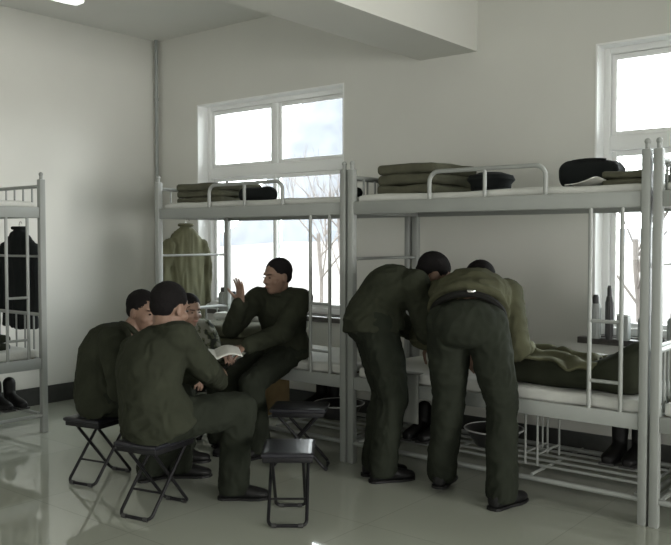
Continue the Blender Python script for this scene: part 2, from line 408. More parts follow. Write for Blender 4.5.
rollpil((-3.34, 4.32, 1.695), 0.12, 0.035, 'small dark hat by the right post of the upper bunk over the gesturing man', M['black_cloth'], nm='dark_hat', cat='hat')
rollpil((-3.095, 4.40, 1.705), 0.08, 0.045, 'small dark rolled pillow at the left end of the middle upper bunk', M['black_cloth'])
rollpil((-5.86, 2.82, 1.70), 0.36, 0.045, 'dark grey rolled pillow on the upper bunk at the left edge', mat('dark_grey_cloth', (0.05, 0.055, 0.055), 0.9, bump=0.2), math.pi / 2 * 0)
# black dress cap on the middle upper bunk
r = empty('peaked_cap', (-2.36, 4.36, 1.660), 0.5, label='black round cap behind the guard rail of the middle upper bunk', cat='cap')
MB().rings([((0, 0, 0.0), (0.115, 0, 0), (0, 0.125, 0)), ((0, 0, 0.05), (0.118, 0, 0), (0, 0.128, 0)), ((0, 0, 0.075), (0.14, 0, 0), (0, 0.15, 0)), ((0, 0.0, 0.10), (0.128, 0, 0), (0, 0.138, 0)), ((0, 0, 0.118), (0.07, 0, 0), (0, 0.08, 0))]).build('crown', M['black_cloth'], r)
MB().soft((0, -0.14, 0.01), (0.19, 0.09, 0.012), 0.005, rot=Euler((0.25, 0, 0)).to_matrix(), n=8).build('peak', M['black_cloth'], r)
r = empty('duffel_bag', (-1.75, 4.36, 1.660), 0.08, label='dark rounded bag on the right half of the middle upper bunk', cat='bag')
MB().soft((0, 0, 0.075), (0.32, 0.24, 0.15), 0.062, n=18, amp=0.014, freq=8, seed=4).build('bag_body', M['black_cloth'], r)
MB().tube([(-0.09 + 0.18 * t, -0.06, 0.148 + 0.006 * math.sin(math.pi * t)) for t in [k / 8 for k in range(9)]], 0.008).build('strap', M['black_cloth'], r)
# paper lying on the upper bunk edge
def sheet_mesh(pts_fn, nx, ny, name, m, parent=None, th=0.003, sharp=True):
    b = MB(); g = [[b.bm.verts.new(pts_fn(i / nx, j / ny)) for j in range(ny + 1)] for i in range(nx + 1)]
    for i in range(nx):
        for j in range(ny): b.bm.faces.new((g[i][j], g[i + 1][j], g[i + 1][j + 1], g[i][j + 1]))
    o = b.build(name, m, parent)
    if not sharp: o.data.set_sharp_from_angle(angle=3.14)
    md = o.modifiers.new('solid', 'SOLIDIFY'); md.thickness = th; md.offset = 0; return o
o = sheet_mesh(lambda u, v: V((-1.78 + 0.16 * u + 0.02 * v, 4.07 + 0.2 * v - 0.03 * u, 1.667 + 0.03 * u * u + 0.006 * math.sin(6 * v))), 10, 8, 'open_booklet', M['paper'], th=0.004)
tag(o, 'white booklet lying on the front edge of the middle upper bunk', 'booklet')
folded_quilt((-0.75, 4.40, 1.655), (0.42, 0.46, 0.13), 3, 'olive quilt folded on the upper bunk at the right edge', seed=51)
rollpil((-1.12, 4.25, 1.72), 0.16, 0.05, 'dark bundle at the left end of the right edge upper bunk', M['black_cloth'], nm='cloth_bundle', cat='bundle')
folded_quilt((-5.75, 2.1, 1.655), (0.42, 0.5, 0.13), 3, 'olive quilt folded on the upper bunk along the left wall', seed=61)
folded_quilt((-5.78, 2.96, 0.60), (0.46, 0.40, 0.10), 2, 'dark quilt folded on the lower bunk at the left edge', m=M['olive'], seed=71)

# ---------------------------------------------------------------- cloth wrinkles
def wrinkle(amp=0.006, freq=9.0, seed=0.0, stretch=(1, 1, 0.6)):
    def fn(p, n):
        q = V((p.x * stretch[0], p.y * stretch[1], p.z * stretch[2])) * freq + V((seed, seed * 2.3, seed * 0.7))
        a = noise.noise(q); r_ = 1 - abs(noise.noise(q * 1.9 + V((a, a, 0)))) * 2
        return p + n * (a * amp + (r_ - 0.4) * amp * 0.9)
    return fn

# ---------------------------------------------------------------- hanging jackets
def hanging_jacket(loc, rz, m, label, w=0.46, h=0.78, hook=0.06):
    r = empty('hanging_jacket', loc, rz, label=label, cat='jacket')
    b = MB()
    prof = [(0.0, 0.045, 0.035), (-0.02, 0.06, 0.045), (-0.05, w * 0.24, 0.05), (-0.10, w * 0.36, 0.055), (-0.15, w * 0.42, 0.06), (-0.25, w * 0.42, 0.065), (-0.45, w * 0.40, 0.06), (-h, w * 0.46, 0.06)]
    b.rings([((0, 0, z), (a, 0, 0), (0, d, 0)) for z, a, d in prof])
    for s_ in (-1, 1):
        b.cap((s_ * w * 0.38, 0, -0.155), (s_ * w * 0.50, 0.01, -0.32), 0.055, 0.05); b.cap((s_ * w * 0.50, 0.01, -0.32), (s_ * w * 0.47, 0.0, -0.60), 0.05, 0.043)
    b.remeshed('jacket_cloth', m, r, 0.011, 3, wrinkle(0.012, 6, loc[0], (1.6, 1.6, 0.35)))
    MB().tube([(0.055 * math.cos(t) , -0.0 + 0.045 * math.sin(t), 0.008) for t in [k * math.pi / 8 for k in range(16)]], 0.013, closed=True).build('collar', m, r)
    hk = [(0, 0, -0.02), (0, 0, hook * 0.5)] + [(0.02 - 0.02 * math.cos(t), 0, hook * 0.5 + 0.02 * math.sin(t) * 1.3) for t in [k * math.pi / 6 for k in range(1, 6)]]
    MB().tube(hk, 0.003, 8).build('hanger_hook', M['chrome'], r)
    for k in range(4):
        pass
    return r
hanging_jacket((-5.10, 4.40, 1.50), math.pi / 2, M['olive_tan'], 'faded olive jacket hung on the left end of the window wall bunk', 0.44, 0.80)
hanging_jacket((-5.80, 3.37, 1.47), 0, M['black_cloth'], 'black jacket hung at the end of the bunk along the left wall', 0.50, 0.74)

# ---------------------------------------------------------------- folding stools
def make_stool():
    r = empty('folding_stool')
    MB().soft((0, 0, 0.367), (0.27, 0.34, 0.026), 0.012, n=10).build('seat', M['black_seat'], r)
    b = MB(); b.box((0, 0.15, 0.345), (0.25, 0.012, 0.03), bev=0.003); b.box((0, -0.15, 0.345), (0.25, 0.012, 0.03), bev=0.003)
    for x in (-0.122, 0.122): b.box((x, 0, 0.345), (0.012, 0.30, 0.03), bev=0.003)
    b.build('seat_frame', M['black_steel'], r)
    for sgn, hw in ((1, 0.098), (-1, 0.080)):
        y0, y1 = -0.165 * sgn, 0.13 * sgn; zb, zt, R_ = 0.012, 0.345, 0.03
        d = V((0, y0 - y1, zb - zt)).normalized()
        pts = [V((-hw, y1, zt)), V((-hw, y0, zb)) - d * R_]
        pts += [V((-hw + R_ * (1 - math.cos(t)), y0, zb)) - d * R_ * (1 - math.sin(t)) for t in [k * math.pi / 8 for k in range(1, 5)]]
        pts += [V((hw - R_ * (1 - math.sin(t)), y0, zb)) - d * R_ * (1 - math.cos(t)) for t in [k * math.pi / 8 for k in range(0, 4)]]
        pts += [V((hw, y0, zb)) - d * R_, V((hw, y1, zt))]
        b = MB(); b.tube(pts, 0.009, 10); lo = b.build('leg_frame', M['black_steel'], r)
        for x in (-hw + 0.03, hw - 0.03):
            q = MB(); q.cyl((x - 0.012, y0, zb), (x + 0.012, y0, zb), 0.0118); q.build('rubber_foot', M['dark_plastic'], lo)
        if sgn == 1:
            q = MB(); q.cyl((-hw, -0.069, 0.12), (hw, -0.069, 0.12), 0.006); q.build('cross_bar', M['black_steel'], lo)
    return r
stool = make_stool()
ST = [(-2.76, 3.04, 39, 'empty black folding stool standing alone in the foreground'),
      (-4.065, 2.86, 12, 'black folding stool under the man seated furthest left'),
      (-3.36, 2.69, 12, 'black folding stool under the man whose back is to the camera'),
      (-3.33, 3.77, 124, 'empty black folding stool standing against the lower bunk behind the foreground one'),
      (-4.50, 3.80, 80, 'black folding stool under the man in camouflage')]
for i, (x, y, a, lb) in enumerate(ST):
    o = stool if i == 0 else copy_tree(stool)
    o.scale = (1, 1, 1)
    o.location = (x, y, 0); o.rotation_euler = (0, 0, math.radians(a)); tag(o, lb, 'stool', 'black folding stools')
    if i == 0: o.scale = (0.95, 0.95, 0.95)
# ---------------------------------------------------------------- people
def ik(a, c, l1, l2, pole):
    a = V(a); c = V(c); d = c - a; L = d.length
    if L > (l1 + l2) * 0.998: c = a + d * ((l1 + l2) * 0.998 / L); d = c - a; L = d.length
    x = (l1 * l1 - l2 * l2 + L * L) / (2 * L); h = math.sqrt(max(0, l1 * l1 - x * x)); u = d / L
    p = V(pole); p = (p - u * p.dot(u)).normalized()
    return a + u * x + p * h, c

def frame(f, up):
    f = V(f).normalized(); up = V(up); up = (up - f * up.dot(f)).normalized(); l = up.cross(f)   # left
    return Matrix((-l, f, up)).transposed()      # columns: right, forward, up

def head_prims(b, c, R_, s):
    P = lambda x, y, z: V(c) + R_ @ (V((x, y, z)) * s)
    E_ = lambda p, r: b.ell(P(*p), [q * s for q in r], R_, 24, 16)
    E_((0, -0.012, 0.030), (0.076, 0.094, 0.088)); E_((0, 0.022, -0.030), (0.062, 0.068, 0.078))
    E_((0, 0.050, -0.082), (0.030, 0.032, 0.026)); E_((0, 0.070, 0.030), (0.050, 0.018, 0.012))
    b.cap(P(0, 0.082, 0.018), P(0, 0.104, -0.022), 0.008 * s, 0.012 * s); E_((0, 0.092, -0.026), (0.018, 0.012, 0.009))
    for q in (-1, 1):
        E_((q * 0.076, -0.004, -0.006), (0.010, 0.020, 0.031)); E_((q * 0.045, 0.052, -0.026), (0.022, 0.026, 0.022))
    E_((0, 0.083, -0.058), (0.024, 0.012, 0.010))
    return P

def hand_prims(b, wrist, d, nrm, s, side, curl=0.5, spread=0.0, thumb=0.7):
    # d: direction from wrist to knuckles, nrm: palm normal (the side the fingers close to), side: +1 thumb on +x of frame
    R_ = frame(d, nrm); P = lambda x, y, z: V(wrist) + R_ @ (V((x, y, z)) * s)
    for x in (-0.026, -0.009, 0.009, 0.026): b.cap(P(x * 0.7, 0.0, 0), P(x * 1.05, 0.078, 0), 0.015 * s, 0.0125 * s)
    ln = {0: (0.036, 0.024, 0.018), 1: (0.042, 0.027, 0.020), 2: (0.039, 0.025, 0.019), 3: (0.030, 0.019, 0.016)}
    for i in range(4):
        x = side * (0.0285 - 0.019 * i); p = V((x, 0.080, 0)); a = 0.0; sp = side * (1.5 - i) * (0.035 + spread)
        for j, L in enumerate(ln[i]):
            a += curl * (0.9, 1.1, 0.7)[j] * (1 + 0.08 * i)
            q = p + V((math.sin(sp) * L, math.cos(a) * L, math.sin(a) * L))
            b.cap(P(*p), P(*q), (0.0092 - 0.0008 * j) * s, (0.0086 - 0.0009 * j) * s, 10); p = q
    t0 = V((side * 0.018, 0.018, 0.004)); t1 = t0 + V((side * 0.036, 0.026, 0.010)); t2 = t1 + V((side * 0.020 * (1 - thumb * .5), 0.028, 0.012 + thumb * 0.012)); t3 = t2 + V((side * 0.006, 0.022, 0.006 + thumb * 0.01))
    b.cap(P(*t0), P(*t1), 0.015 * s, 0.012 * s, 10); b.cap(P(*t1), P(*t2), 0.011 * s, 0.0095 * s, 10); b.cap(P(*t2), P(*t3), 0.0095 * s, 0.008 * s, 10)

def person(label, pelvis, f, neck, head, look, hands, feet, s=1.0, m_top='olive', m_leg='olive_trouser', sh_dir=None, bulge=0.05, legpole=None, headup=(0, 0, 1), hem=0.10, belt=False, shoulder_drop=0.05, collar=True, knees=None, armpole=(None, None), wide=1.0, fat=1.0, hs=1.04):
    f = V(f).normalized(); up = V((0, 0, 1)); left = up.cross(f).normalized()
    base = V((pelvis[0], pelvis[1], 0)); pel = V(pelvis); nk = V(neck); hd = V(head)
    r = empty('person', base, label=label, cat='person')
    off = Matrix.Translation(-base)
    def fin(o): o.data.transform(off); return o
    sd = V(sh_dir).normalized() if sh_dir else f
    spine = (nk - pel); sp = spine.normalized()
    sl = left if not sh_dir else up.cross(sd).normalized()
    sl = (sl - sp * sl.dot(sp)).normalized()
    pl = (left - sp * left.dot(sp)).normalized()
    back = sl.cross(sp); back = back if back.dot(f) < 0.2 * abs(back.z) or back.dot(V((0, 0, 1))) > 0 else -back
    fwd_t = sp.cross(sl); 
    if fwd_t.dot(sd + V((0, 0, -0.6))) < 0: fwd_t = -fwd_t
    ctrl = (pel + nk) / 2 - fwd_t * bulge * 2
    def S(t): return pel * (1 - t) ** 2 + ctrl * 2 * t * (1 - t) + nk * t * t
    def frm(t):
        tn = ((ctrl - pel) * (1 - t) + (nk - ctrl) * t).normalized(); l_ = (pl * (1 - t) + sl * t); l_ = (l_ - tn * l_.dot(tn)).normalized(); return l_, (tn.cross(l_)), tn
    shc = S(0.88)
    SH = {q: shc + sl * q * 0.165 * s * wide - sp * 0.0 for q in (1, -1)}
    HP = {q: pel + left * q * 0.088 * s - V((0, 0, 0.0)) for q in (1, -1)}
    # joints
    EL, WR, KN, AN = {}, {}, {}, {}
    for q, k in ((1, 'L'), (-1, 'R')):
        hw = hands[k]; pole = hw.get('pole', -V(sd) * 0.3 + sl * q * 0.5 + V((0, 0, -1)))
        EL[q], WR[q] = ik(SH[q], hw['p'], 0.285 * s, 0.255 * s, pole)
        ft = feet[k]; fd = V(ft.get('d', f)); fd.z = 0; fd.normalize()
        an = V((ft['p'][0], ft['p'][1], 0.085 * s + ft['p'][2] if len(ft['p']) > 2 else 0.085 * s))
        KN[q], AN[q] = ik(HP[q], an, 0.425 * s, 0.415 * s, ft.get('pole', f * 1.0 + V((0, 0, 0.4)) + left * q * 0.1))
        # shoe
        R_ = frame(fd, (0, 0, 1)); g = AN[q] - V((0, 0, 0.085 * s))
        P = lambda x, y, z: g + R_ @ (V((x, y, z)) * s)
        b = MB(); b.rings([(P(0, y, z), R_ @ V((w_, 0, 0)) * s, V((0, 0, h)) * s) for y, z, w_, h in
                  ((-0.078, 0.036, 0.018, 0.02), (-0.068, 0.045, 0.034, 0.043), (-0.02, 0.058, 0.038, 0.056), (0.04, 0.05, 0.042, 0.048), (0.09, 0.037, 0.048, 0.035), (0.14, 0.03, 0.047, 0.028), (0.175, 0.026, 0.034, 0.023), (0.19, 0.024, 0.015, 0.014))])
        b.cap(P(0, -0.01, 0.06), P(0, -0.015, 0.12), 0.034 * s, 0.036 * s)
        so = fin(b.remeshed('shoe', M['shoe'], r, 0.008, 2))
        for v in so.data.vertices: v.co.z = max(v.co.z, 0.004)
        b = MB(); out = [(-0.04, -0.06), (-0.028, -0.082), (0.0, -0.088), (0.028, -0.082), (0.04, -0.06), (0.04, 0.02), (0.052, 0.09), (0.05, 0.14), (0.034, 0.18), (0.0, 0.196), (-0.034, 0.18), (-0.05, 0.14), (-0.052, 0.09), (-0.04, 0.02)]
        lo = [b.bm.verts.new(P(x, y, 0.001)) for x, y in out]; hi = [b.bm.verts.new(P(x, y, 0.014)) for x, y in out]
        b.bm.faces.new(lo); b.bm.faces.new(hi)
        for i in range(len(out)): b.bm.faces.new((lo[i], lo[(i + 1) % 14], hi[(i + 1) % 14], hi[i]))
        fin(b.build('sole', M['shoe'], so, smooth=False))
    # body: one continuous skin mesh
    HR = frame(look, headup)
    b = MB(); hp = head_prims(b, hd, HR, s * hs)
    b.cap(nk - sp * 0.02, hp(0, -0.03, -0.04), 0.056 * s, 0.052 * s)
    ring = lambda t, w_, d_: (S(t), frm(t)[0] * w_ * s, frm(t)[1] * d_ * s * (1 + (fat - 1) * 1.2))
    b.rings([ring(-0.05, 0.10, 0.08), ring(0.1, 0.12, 0.085), ring(0.4, 0.11, 0.08), ring(0.75, 0.14, 0.085), ring(0.95, 0.08, 0.06)])
    for q, k in ((1, 'L'), (-1, 'R')):
        b.cap(SH[q], EL[q], 0.042 * s, 0.036 * s); b.cap(EL[q], WR[q], 0.034 * s, 0.024 * s); b.cap(shc, SH[q], 0.06 * s, 0.045 * s)
        b.cap(HP[q], KN[q], 0.065 * s, 0.048 * s); b.cap(KN[q], AN[q], 0.044 * s, 0.03 * s); b.cap(AN[q], AN[q] - V((0, 0, 0.03 * s)), 0.03 * s, 0.03 * s)
        h = hands[k]; dflt = (WR[q] - EL[q]).normalized()
        hand_prims(b, WR[q], h.get('d', dflt), h.get('n', V((0, 0, -1)) - sl * q * 0.4), s, (1 if h.get('flip') else -1) * (1 if q == 1 else -1) * -1, h.get('curl', 0.35), h.get('spread', 0.0))
    fin(b.remeshed('body', M['skin'], r, 0.0052, 2))
    # face
    for q in (-1, 1):
        e = MB().ell(hp(q * 0.030, 0.084, 0.004), (0.010 * s, 0.0062 * s, 0.005 * s), HR, 14, 10); fin(e.build('eye', M['eye'], r))
        e = MB().cap(hp(q * 0.016, 0.0885, 0.024), hp(q * 0.044, 0.078, 0.026), 0.0035 * s, 0.0028 * s, 8); fin(e.build('eyebrow', M['hair'], r))
    e = MB().ell(hp(0, 0.094, -0.056), (0.021 * s, 0.005 * s, 0.006 * s), HR, 14, 10); fin(e.build('lips', M['lip'], r))
    b = MB(); b.ell(hp(0, -0.020, 0.042), (0.081 * s * hs, 0.095 * s * hs, 0.086 * s * hs), HR, 28, 18); b.ell(hp(0, -0.050, 0.005), (0.070 * s * hs, 0.055 * s * hs, 0.060 * s * hs), HR, 20, 14)
    fin(b.remeshed('hair', M['hair'], r, 0.006, 2, wrinkle(0.0015, 60)))
    # trousers
    b = MB(); b.rings([ring(0.13, 0.142 * wide, 0.108), ring(0.07, 0.152 * wide, 0.116), ring(-0.02, 0.162 * wide, 0.120), ring(-0.12, 0.158, 0.105)] if True else [])
    b.ell(pel - fwd_t * 0.02 * s - sp * 0.05 * s, (0.160 * s, 0.125 * s, 0.100 * s), Matrix((pl, fwd_t, sp)).transposed())
    for q in (1, -1):
        k = KN[q]; a = AN[q]; kk = (k - HP[q]).normalized(); aa = (a - k).normalized()
        g = s * fat; b.cap(HP[q], HP[q] + (k - HP[q]) * 0.5, 0.098 * g, 0.090 * g); b.cap(HP[q] + (k - HP[q]) * 0.5, k, 0.090 * g, 0.076 * g)
        mid = k + (a - k) * 0.45 - f * 0.01 * s
        b.cap(k, mid, 0.076 * g, 0.072 * g); b.cap(mid, a + V((0, 0, -0.01)), 0.072 * g, 0.072 * g)
    o = fin(b.remeshed('trousers', M[m_leg], r, 0.0095, 4, wrinkle(0.0085 * s, 8.0, pelvis[0], (1.2, 1.2, 0.8))))
    for v in o.data.vertices: v.co.z = max(v.co.z, 0.035)
    # jacket
    b = MB(); w = wide
    b.rings([ring(-hem, 0.186 * w, 0.148), ring(-hem + 0.03, 0.186 * w, 0.148), ring(max(0.0, -hem + 0.05), 0.186 * w, 0.152), ring(max(0.12, -hem + 0.07), 0.178 * w, 0.142), ring(0.3, 0.160 * w, 0.120), ring(0.55, 0.178 * w, 0.128), ring(0.75, 0.185 * w, 0.125), ring(0.88, 0.165 * w, 0.105), ring(0.97, 0.10 * w, 0.08), ring(1.03, 0.062, 0.062)])
    for q in (1, -1):
        b.cap(shc + sl * q * 0.07 * s, SH[q], 0.080 * s * fat, 0.074 * s * fat); b.cap(SH[q], EL[q], 0.072 * s * fat, 0.062 * s * fat)
        d = WR[q] - EL[q]; b.cap(EL[q], EL[q] + d * 0.93, 0.062 * s * fat, 0.048 * s * fat)
    fin(b.remeshed('jacket', M[m_top], r, 0.0095, 4, wrinkle(0.0085 * s, 8.5, pelvis[0] + 3, (1.1, 1.1, 0.9))))
    if collar:
        l_, d_, t_ = frm(1.0); ax = (hp(0, -0.03, -0.05) - nk).normalized(); l2 = (sl - ax * sl.dot(ax)).normalized(); d2 = ax.cross(l2); cc = nk + ax * 0.022 * s
        MBc = MB().tube([cc + l2 * math.cos(t) * 0.066 * s + d2 * math.sin(t) * 0.064 * s for t in [k * math.pi / 12 for k in range(24)]], 0.017 * s, 10, closed=True)
        fin(MBc.build('collar', M[m_top], r))
    if belt:
        t = 0.11; c, l_, d_ = S(t), frm(t)[0], frm(t)[1]
        pts = [c + l_ * math.cos(a) * 0.160 * s * wide + d_ * math.sin(a) * 0.142 * s * fat for a in [k * math.pi / 20 for k in range(40)]]
        bo = fin(MB().tube(pts, 0.017 * s, 8, closed=True).build('belt', M['belt'], r))
        bk = d_ if d_.dot(fwd_t) < 0 else -d_; fin(MB().soft(c + bk * (0.142 * s * fat + 0.014) + pl * -0.03, (0.04, 0.03, 0.018), 0.007, n=4).build('belt_clip', M['chrome'], bo, ))
    return r

A_ = dict
# man sitting on the lower bunk, right hand raised
person('man in olive uniform sitting on lower bunk edge, right hand raised, facing the group', (-3.765, 4.11, 0.65), (-0.25, -0.97, 0), (-3.735, 4.01, 1.04), (-3.70, 3.965, 1.145), (-0.18, -0.97, -0.08),
       A_(R=A_(p=(-3.83, 3.76, 0.985), pole=(-0.55, 0.0, -0.8), d=(0.0, -0.05, 1), n=(-0.1, -1.0, 0.1), curl=0.14, spread=0.08),
          L=A_(p=(-3.72, 3.70, 0.715), pole=(0.9, 0.3, -0.6), d=(-0.6, -0.6, -0.15), n=(-0.2, 0.0, -1), curl=0.5)),
       A_(R=A_(p=(-3.88, 3.78)), L=A_(p=(-3.68, 3.77))), s=0.95, bulge=0.02, sh_dir=(0.25, -1, 0), wide=1.06, fat=1.12)
# man in the middle foreground, back to the camera
person('large man in olive uniform seated on stool with back to camera, black shoe forward', (-3.36, 2.70, 0.475), (0.26, 0.96, 0), (-3.46, 2.81, 0.88), (-3.475, 2.885, 1.02), (-0.02, 0.97, -0.25),
       A_(R=A_(p=(-3.40, 3.17, 0.60), pole=(0.9, -0.2, -0.9), d=(-0.5, 0.7, 0.0), n=(-0.6, 0, 0.5), curl=0.45),
          L=A_(p=(-3.66, 3.22, 0.60), pole=(-0.9, -0.2, -0.7), d=(0.1, 1.0, 0.05), n=(0.6, 0, 0.6), curl=0.45)),
       A_(R=A_(p=(-3.19, 3.075), d=(0.75, 0.65, 0)), L=A_(p=(-3.82, 3.02), d=(0.1, 1, 0))), s=1.0, bulge=0.06, sh_dir=(0.15, 1, 0), wide=1.30, fat=1.16, hem=0.17, hs=1.12)
# man at the far left
person('man in olive uniform hunched on the stool furthest left, near the white wall', (-4.07, 2.90, 0.475), (0.72, 0.69, 0), (-4.01, 3.00, 0.835), (-3.965, 3.09, 0.96), (0.98, 0.10, -0.15),
       A_(R=A_(p=(-3.74, 3.05, 0.56), pole=(0.3, -0.8, -1), d=(0.8, 0.3, -0.1), n=(0, 0, -1), curl=0.5),
          L=A_(p=(-3.87, 3.30, 0.56), pole=(-0.6, 0.5, -1), d=(0.8, 0.3, -0.1), n=(0, 0, -1), curl=0.5)),
       A_(R=A_(p=(-3.74, 3.16)), L=A_(p=(-3.99, 3.38))), s=1.0, bulge=0.085, wide=1.12, fat=1.14, hem=0.16)
# man in camouflage behind
person('man in camouflage jacket leaning forward, mostly hidden behind the man with his back turned', (-4.48, 3.80, 0.465), (0.95, -0.3, 0), (-4.385, 3.78, 0.80), (-4.325, 3.76, 0.905), (0.95, -0.15, -0.15),
       A_(R=A_(p=(-4.10, 3.58, 0.62), d=(1, 0, 0), n=(0, 0, -1), curl=0.5), L=A_(p=(-4.06, 3.80, 0.62), d=(1, -0.2, 0), n=(0, 0, -1), curl=0.5)),
       A_(R=A_(p=(-4.11, 3.52)), L=A_(p=(-4.06, 3.78))), s=0.90, m_top='camo', m_leg='olive_trouser', bulge=0.06, fat=1.1)
# two standing men bending over the middle lower bunk
person('standing man in olive uniform bending over the lower bunk, left of the two', (-2.785, 3.785, 0.92), (0.62, 0.78, 0), (-2.675, 3.99, 1.125), (-2.60, 4.11, 1.18), (0.62, 0.62, -0.62),
       A_(R=A_(p=(-2.52, 4.20, 0.78), pole=(0.0, -0.5, -0.4), d=(0.3, 0.5, -0.7), n=(-0.3, 0.2, -0.5), curl=0.5),
          L=A_(p=(-2.74, 4.28, 0.76), pole=(-0.5, 0.3, -0.3), d=(0.2, 0.6, -0.7), n=(0.3, 0, -0.5), curl=0.5)),
       A_(R=A_(p=(-2.755, 3.84), d=(0.5, 0.8, 0), pole=(0.5, 0.8, 0)), L=A_(p=(-2.87, 3.92), pole=(0.5, 0.8, 0))), s=1.02, bulge=0.07, headup=(0.4, 0.4, 1), hem=0.12, wide=1.04, fat=1.12)
person('olive uniformed man seen from behind bending low over the bunk, right of the two', (-2.15, 3.73, 0.955), (-0.36, 0.93, 0), (-2.31, 4.08, 1.085), (-2.36, 4.20, 1.13), (-0.30, 0.62, -0.80),
       A_(R=A_(p=(-2.20, 4.26, 0.74), pole=(0.5, -0.5, -0.5), d=(-0.1, 0.6, -0.6), n=(-0.6, 0, -0.5), curl=0.5),
          L=A_(p=(-2.46, 4.22, 0.745), pole=(-0.7, -0.4, -0.3), d=(0.1, 0.6, -0.6), n=(0.6, 0, -0.5), curl=0.5)),
       A_(R=A_(p=(-2.01, 3.85), d=(0.15, 1, 0), pole=(0, 1, 0)), L=A_(p=(-2.42, 3.93), d=(-0.3, 1, 0), pole=(0, 1, 0))), s=1.06, m_top='olive_lit', bulge=0.05, headup=(0, 1, 0.6), hem=-0.20, belt=True, wide=1.08, fat=1.1)

# ---------------------------------------------------------------- things the men hold and handle
def booklet_fn(u, v):
    return V((-0.15 + 0.30 * u, -0.105 + 0.21 * v, 0.022 * math.sin(math.pi * abs(2 * u - 1)) - 0.01 * abs(2 * u - 1) + 0.0))
o = sheet_mesh(booklet_fn, 24, 6, 'open_book', M['paper'], th=0.005)
o.location = (-3.73, 3.45, 0.69); o.rotation_euler = (math.radians(8), math.radians(-8), math.radians(52))
tag(o, 'open white booklet held low between the seated men', 'book')

# ---------------------------------------------------------------- clothes and quilt on the middle lower bunk
def lump(name, m, label, cat, c, size, rz, r_, amp, freq, seed, shape=None, n=26):
    b = MB(); b.soft((0, 0, 0), size, r_, n=n, amp=amp, freq=freq, seed=seed)
    if shape:
        for v in b.bm.verts: v.co = shape(v.co.copy())
    o = b.build(name, m); o.location = c; o.rotation_euler = (0, 0, rz); return tag(o, label, cat)
lump('dark_quilt', M['olive'], 'dark olive quilt spread along the lower bunk, rising to a hump at its right end', 'quilt', (-1.79, 4.32, 0.67), (0.78, 0.44, 0.13), 0, 0.06, 0.018, 6, 3,
     lambda p: V((p.x, p.y, p.z + (0.17 * max(0, (p.x - 0.02) / 0.37) ** 1.5 * (1 if p.z > -0.02 else 0)))))
def jk(u, v):
    x = -2.11 + 0.46 * u + 0.03 * math.sin(4 * v + 1) + 0.03 * noise.noise(V((u * 3, v * 3, 5))); y = 4.10 + 0.36 * v + 0.04 * math.sin(5 * u) + 0.03 * noise.noise(V((u * 4, v * 4, 9)))
    ph = 13 * (u * 0.5 + v) + 2.4 * noise.noise(V((u * 2.5, v * 2.5, 0)))
    z = 0.765 + 0.018 * math.sin(ph) + 0.022 * noise.noise(V((u * 4, v * 4, 2))) - 0.09 * max(0, 0.25 - v) - 0.02 * u
    return V((x, y, z))
o = sheet_mesh(jk, 60, 50, 'crumpled_jacket', M['olive_tan'], th=0.014, sharp=False)
tag(o, 'crumpled pale olive jacket lying on the dark quilt of the lower bunk', 'jacket')
lump('rolled_bundle', M['olive_tan'], 'small rounded cloth roll by the right arm of the bending man', 'bundle', (-2.10, 4.22, 0.79), (0.17, 0.13, 0.085), 0.3, 0.042, 0.006, 10, 5, n=14)
lump('folded_sheet', M['sheet'], 'white sheet bunched along the back of the middle lower bunk behind the dark quilt', 'sheet', (-1.86, 4.63, 0.665), (0.62, 0.12, 0.13), 0, 0.05, 0.014, 8, 2)
# towel hanging over the lower rail
def tw(u, v):
    s_ = v * 0.36
    if s_ < 0.07: y, z = 4.06 - s_, 0.609
    else: y, z = 4.012 - 0.004 * math.sin(u * 9), 0.609 - (s_ - 0.07)
    return V((-2.76 + 0.13 * u, y, z))
o = sheet_mesh(tw, 12, 24, 'hanging_towel', M['grey_plastic'] if False else mat('grey_towel', (0.30, 0.31, 0.29), 0.95, bump=0.4, bscale=200), th=0.006)
tag(o, 'grey towel hanging over the rail of the middle lower bunk between the standing men', 'towel')
def fan(u, v):
    return V((-2.93 + 0.13 * u, 4.52 + 0.02 * (1 if int(u * 6) % 2 else 0), 0.615 + 0.20 * v * (0.6 + 0.4 * math.sin(math.pi * u))))
o = sheet_mesh(fan, 12, 6, 'folded_papers', M['paper'], th=0.003); o.location = (0.08, 0, 0)
tag(o, 'folded white papers standing on the middle lower bunk, glimpsed between the two bending men', 'papers')

# ---------------------------------------------------------------- sill things
def flask(x, y, z, h, label, m=None, rr=0.035):
    r = empty('thermos_flask', (x, y, z), label=label, cat='flask', group='flasks on the window sills')
    b = MB(); n = 32
    prof = [(0.0, rr * 0.95), (0.01, rr), (h * 0.72, rr), (h * 0.80, rr * 0.8)]
    b.rings([((0, 0, zz), (a, 0, 0), (0, a, 0)) for zz, a in prof])
    for k in range(12):
        t = k * math.pi / 6; b.cyl((rr * math.cos(t), rr * math.sin(t), 0.02), (rr * math.cos(t), rr * math.sin(t), h * 0.70), 0.003, seg=6)
    b.build('flask_body', m or M['grey_plastic'], r)
    MB().rings([((0, 0, zz), (a, 0, 0), (0, a, 0)) for zz, a in ((h * 0.80, rr * 0.62), (h * 0.94, rr * 0.62), (h, rr * 0.45))]).build('cap', M['dark_plastic'], r)
    return r
SZ = 0.778
flask(-1.975, 5.0, SZ, 0.27, 'tall pale grey ribbed flask at the left end of the right window sill', rr=0.032)
flask(-1.885, 4.99, SZ, 0.33, 'tall narrow dark bottle beside the pale flask on the right window sill', M['dark_plastic'], rr=0.022)
flask(-1.66, 5.0, SZ, 0.19, 'short grey ribbed flask by the post on the right window sill', rr=0.05)
flask(-1.50, 5.0, SZ, 0.19, 'short grey ribbed flask right of the posts on the right window sill', rr=0.04)
r = empty('storage_box', (-1.80, 5.0, SZ), label='upright grey box on the right window sill right of the dark bottle', cat='box')
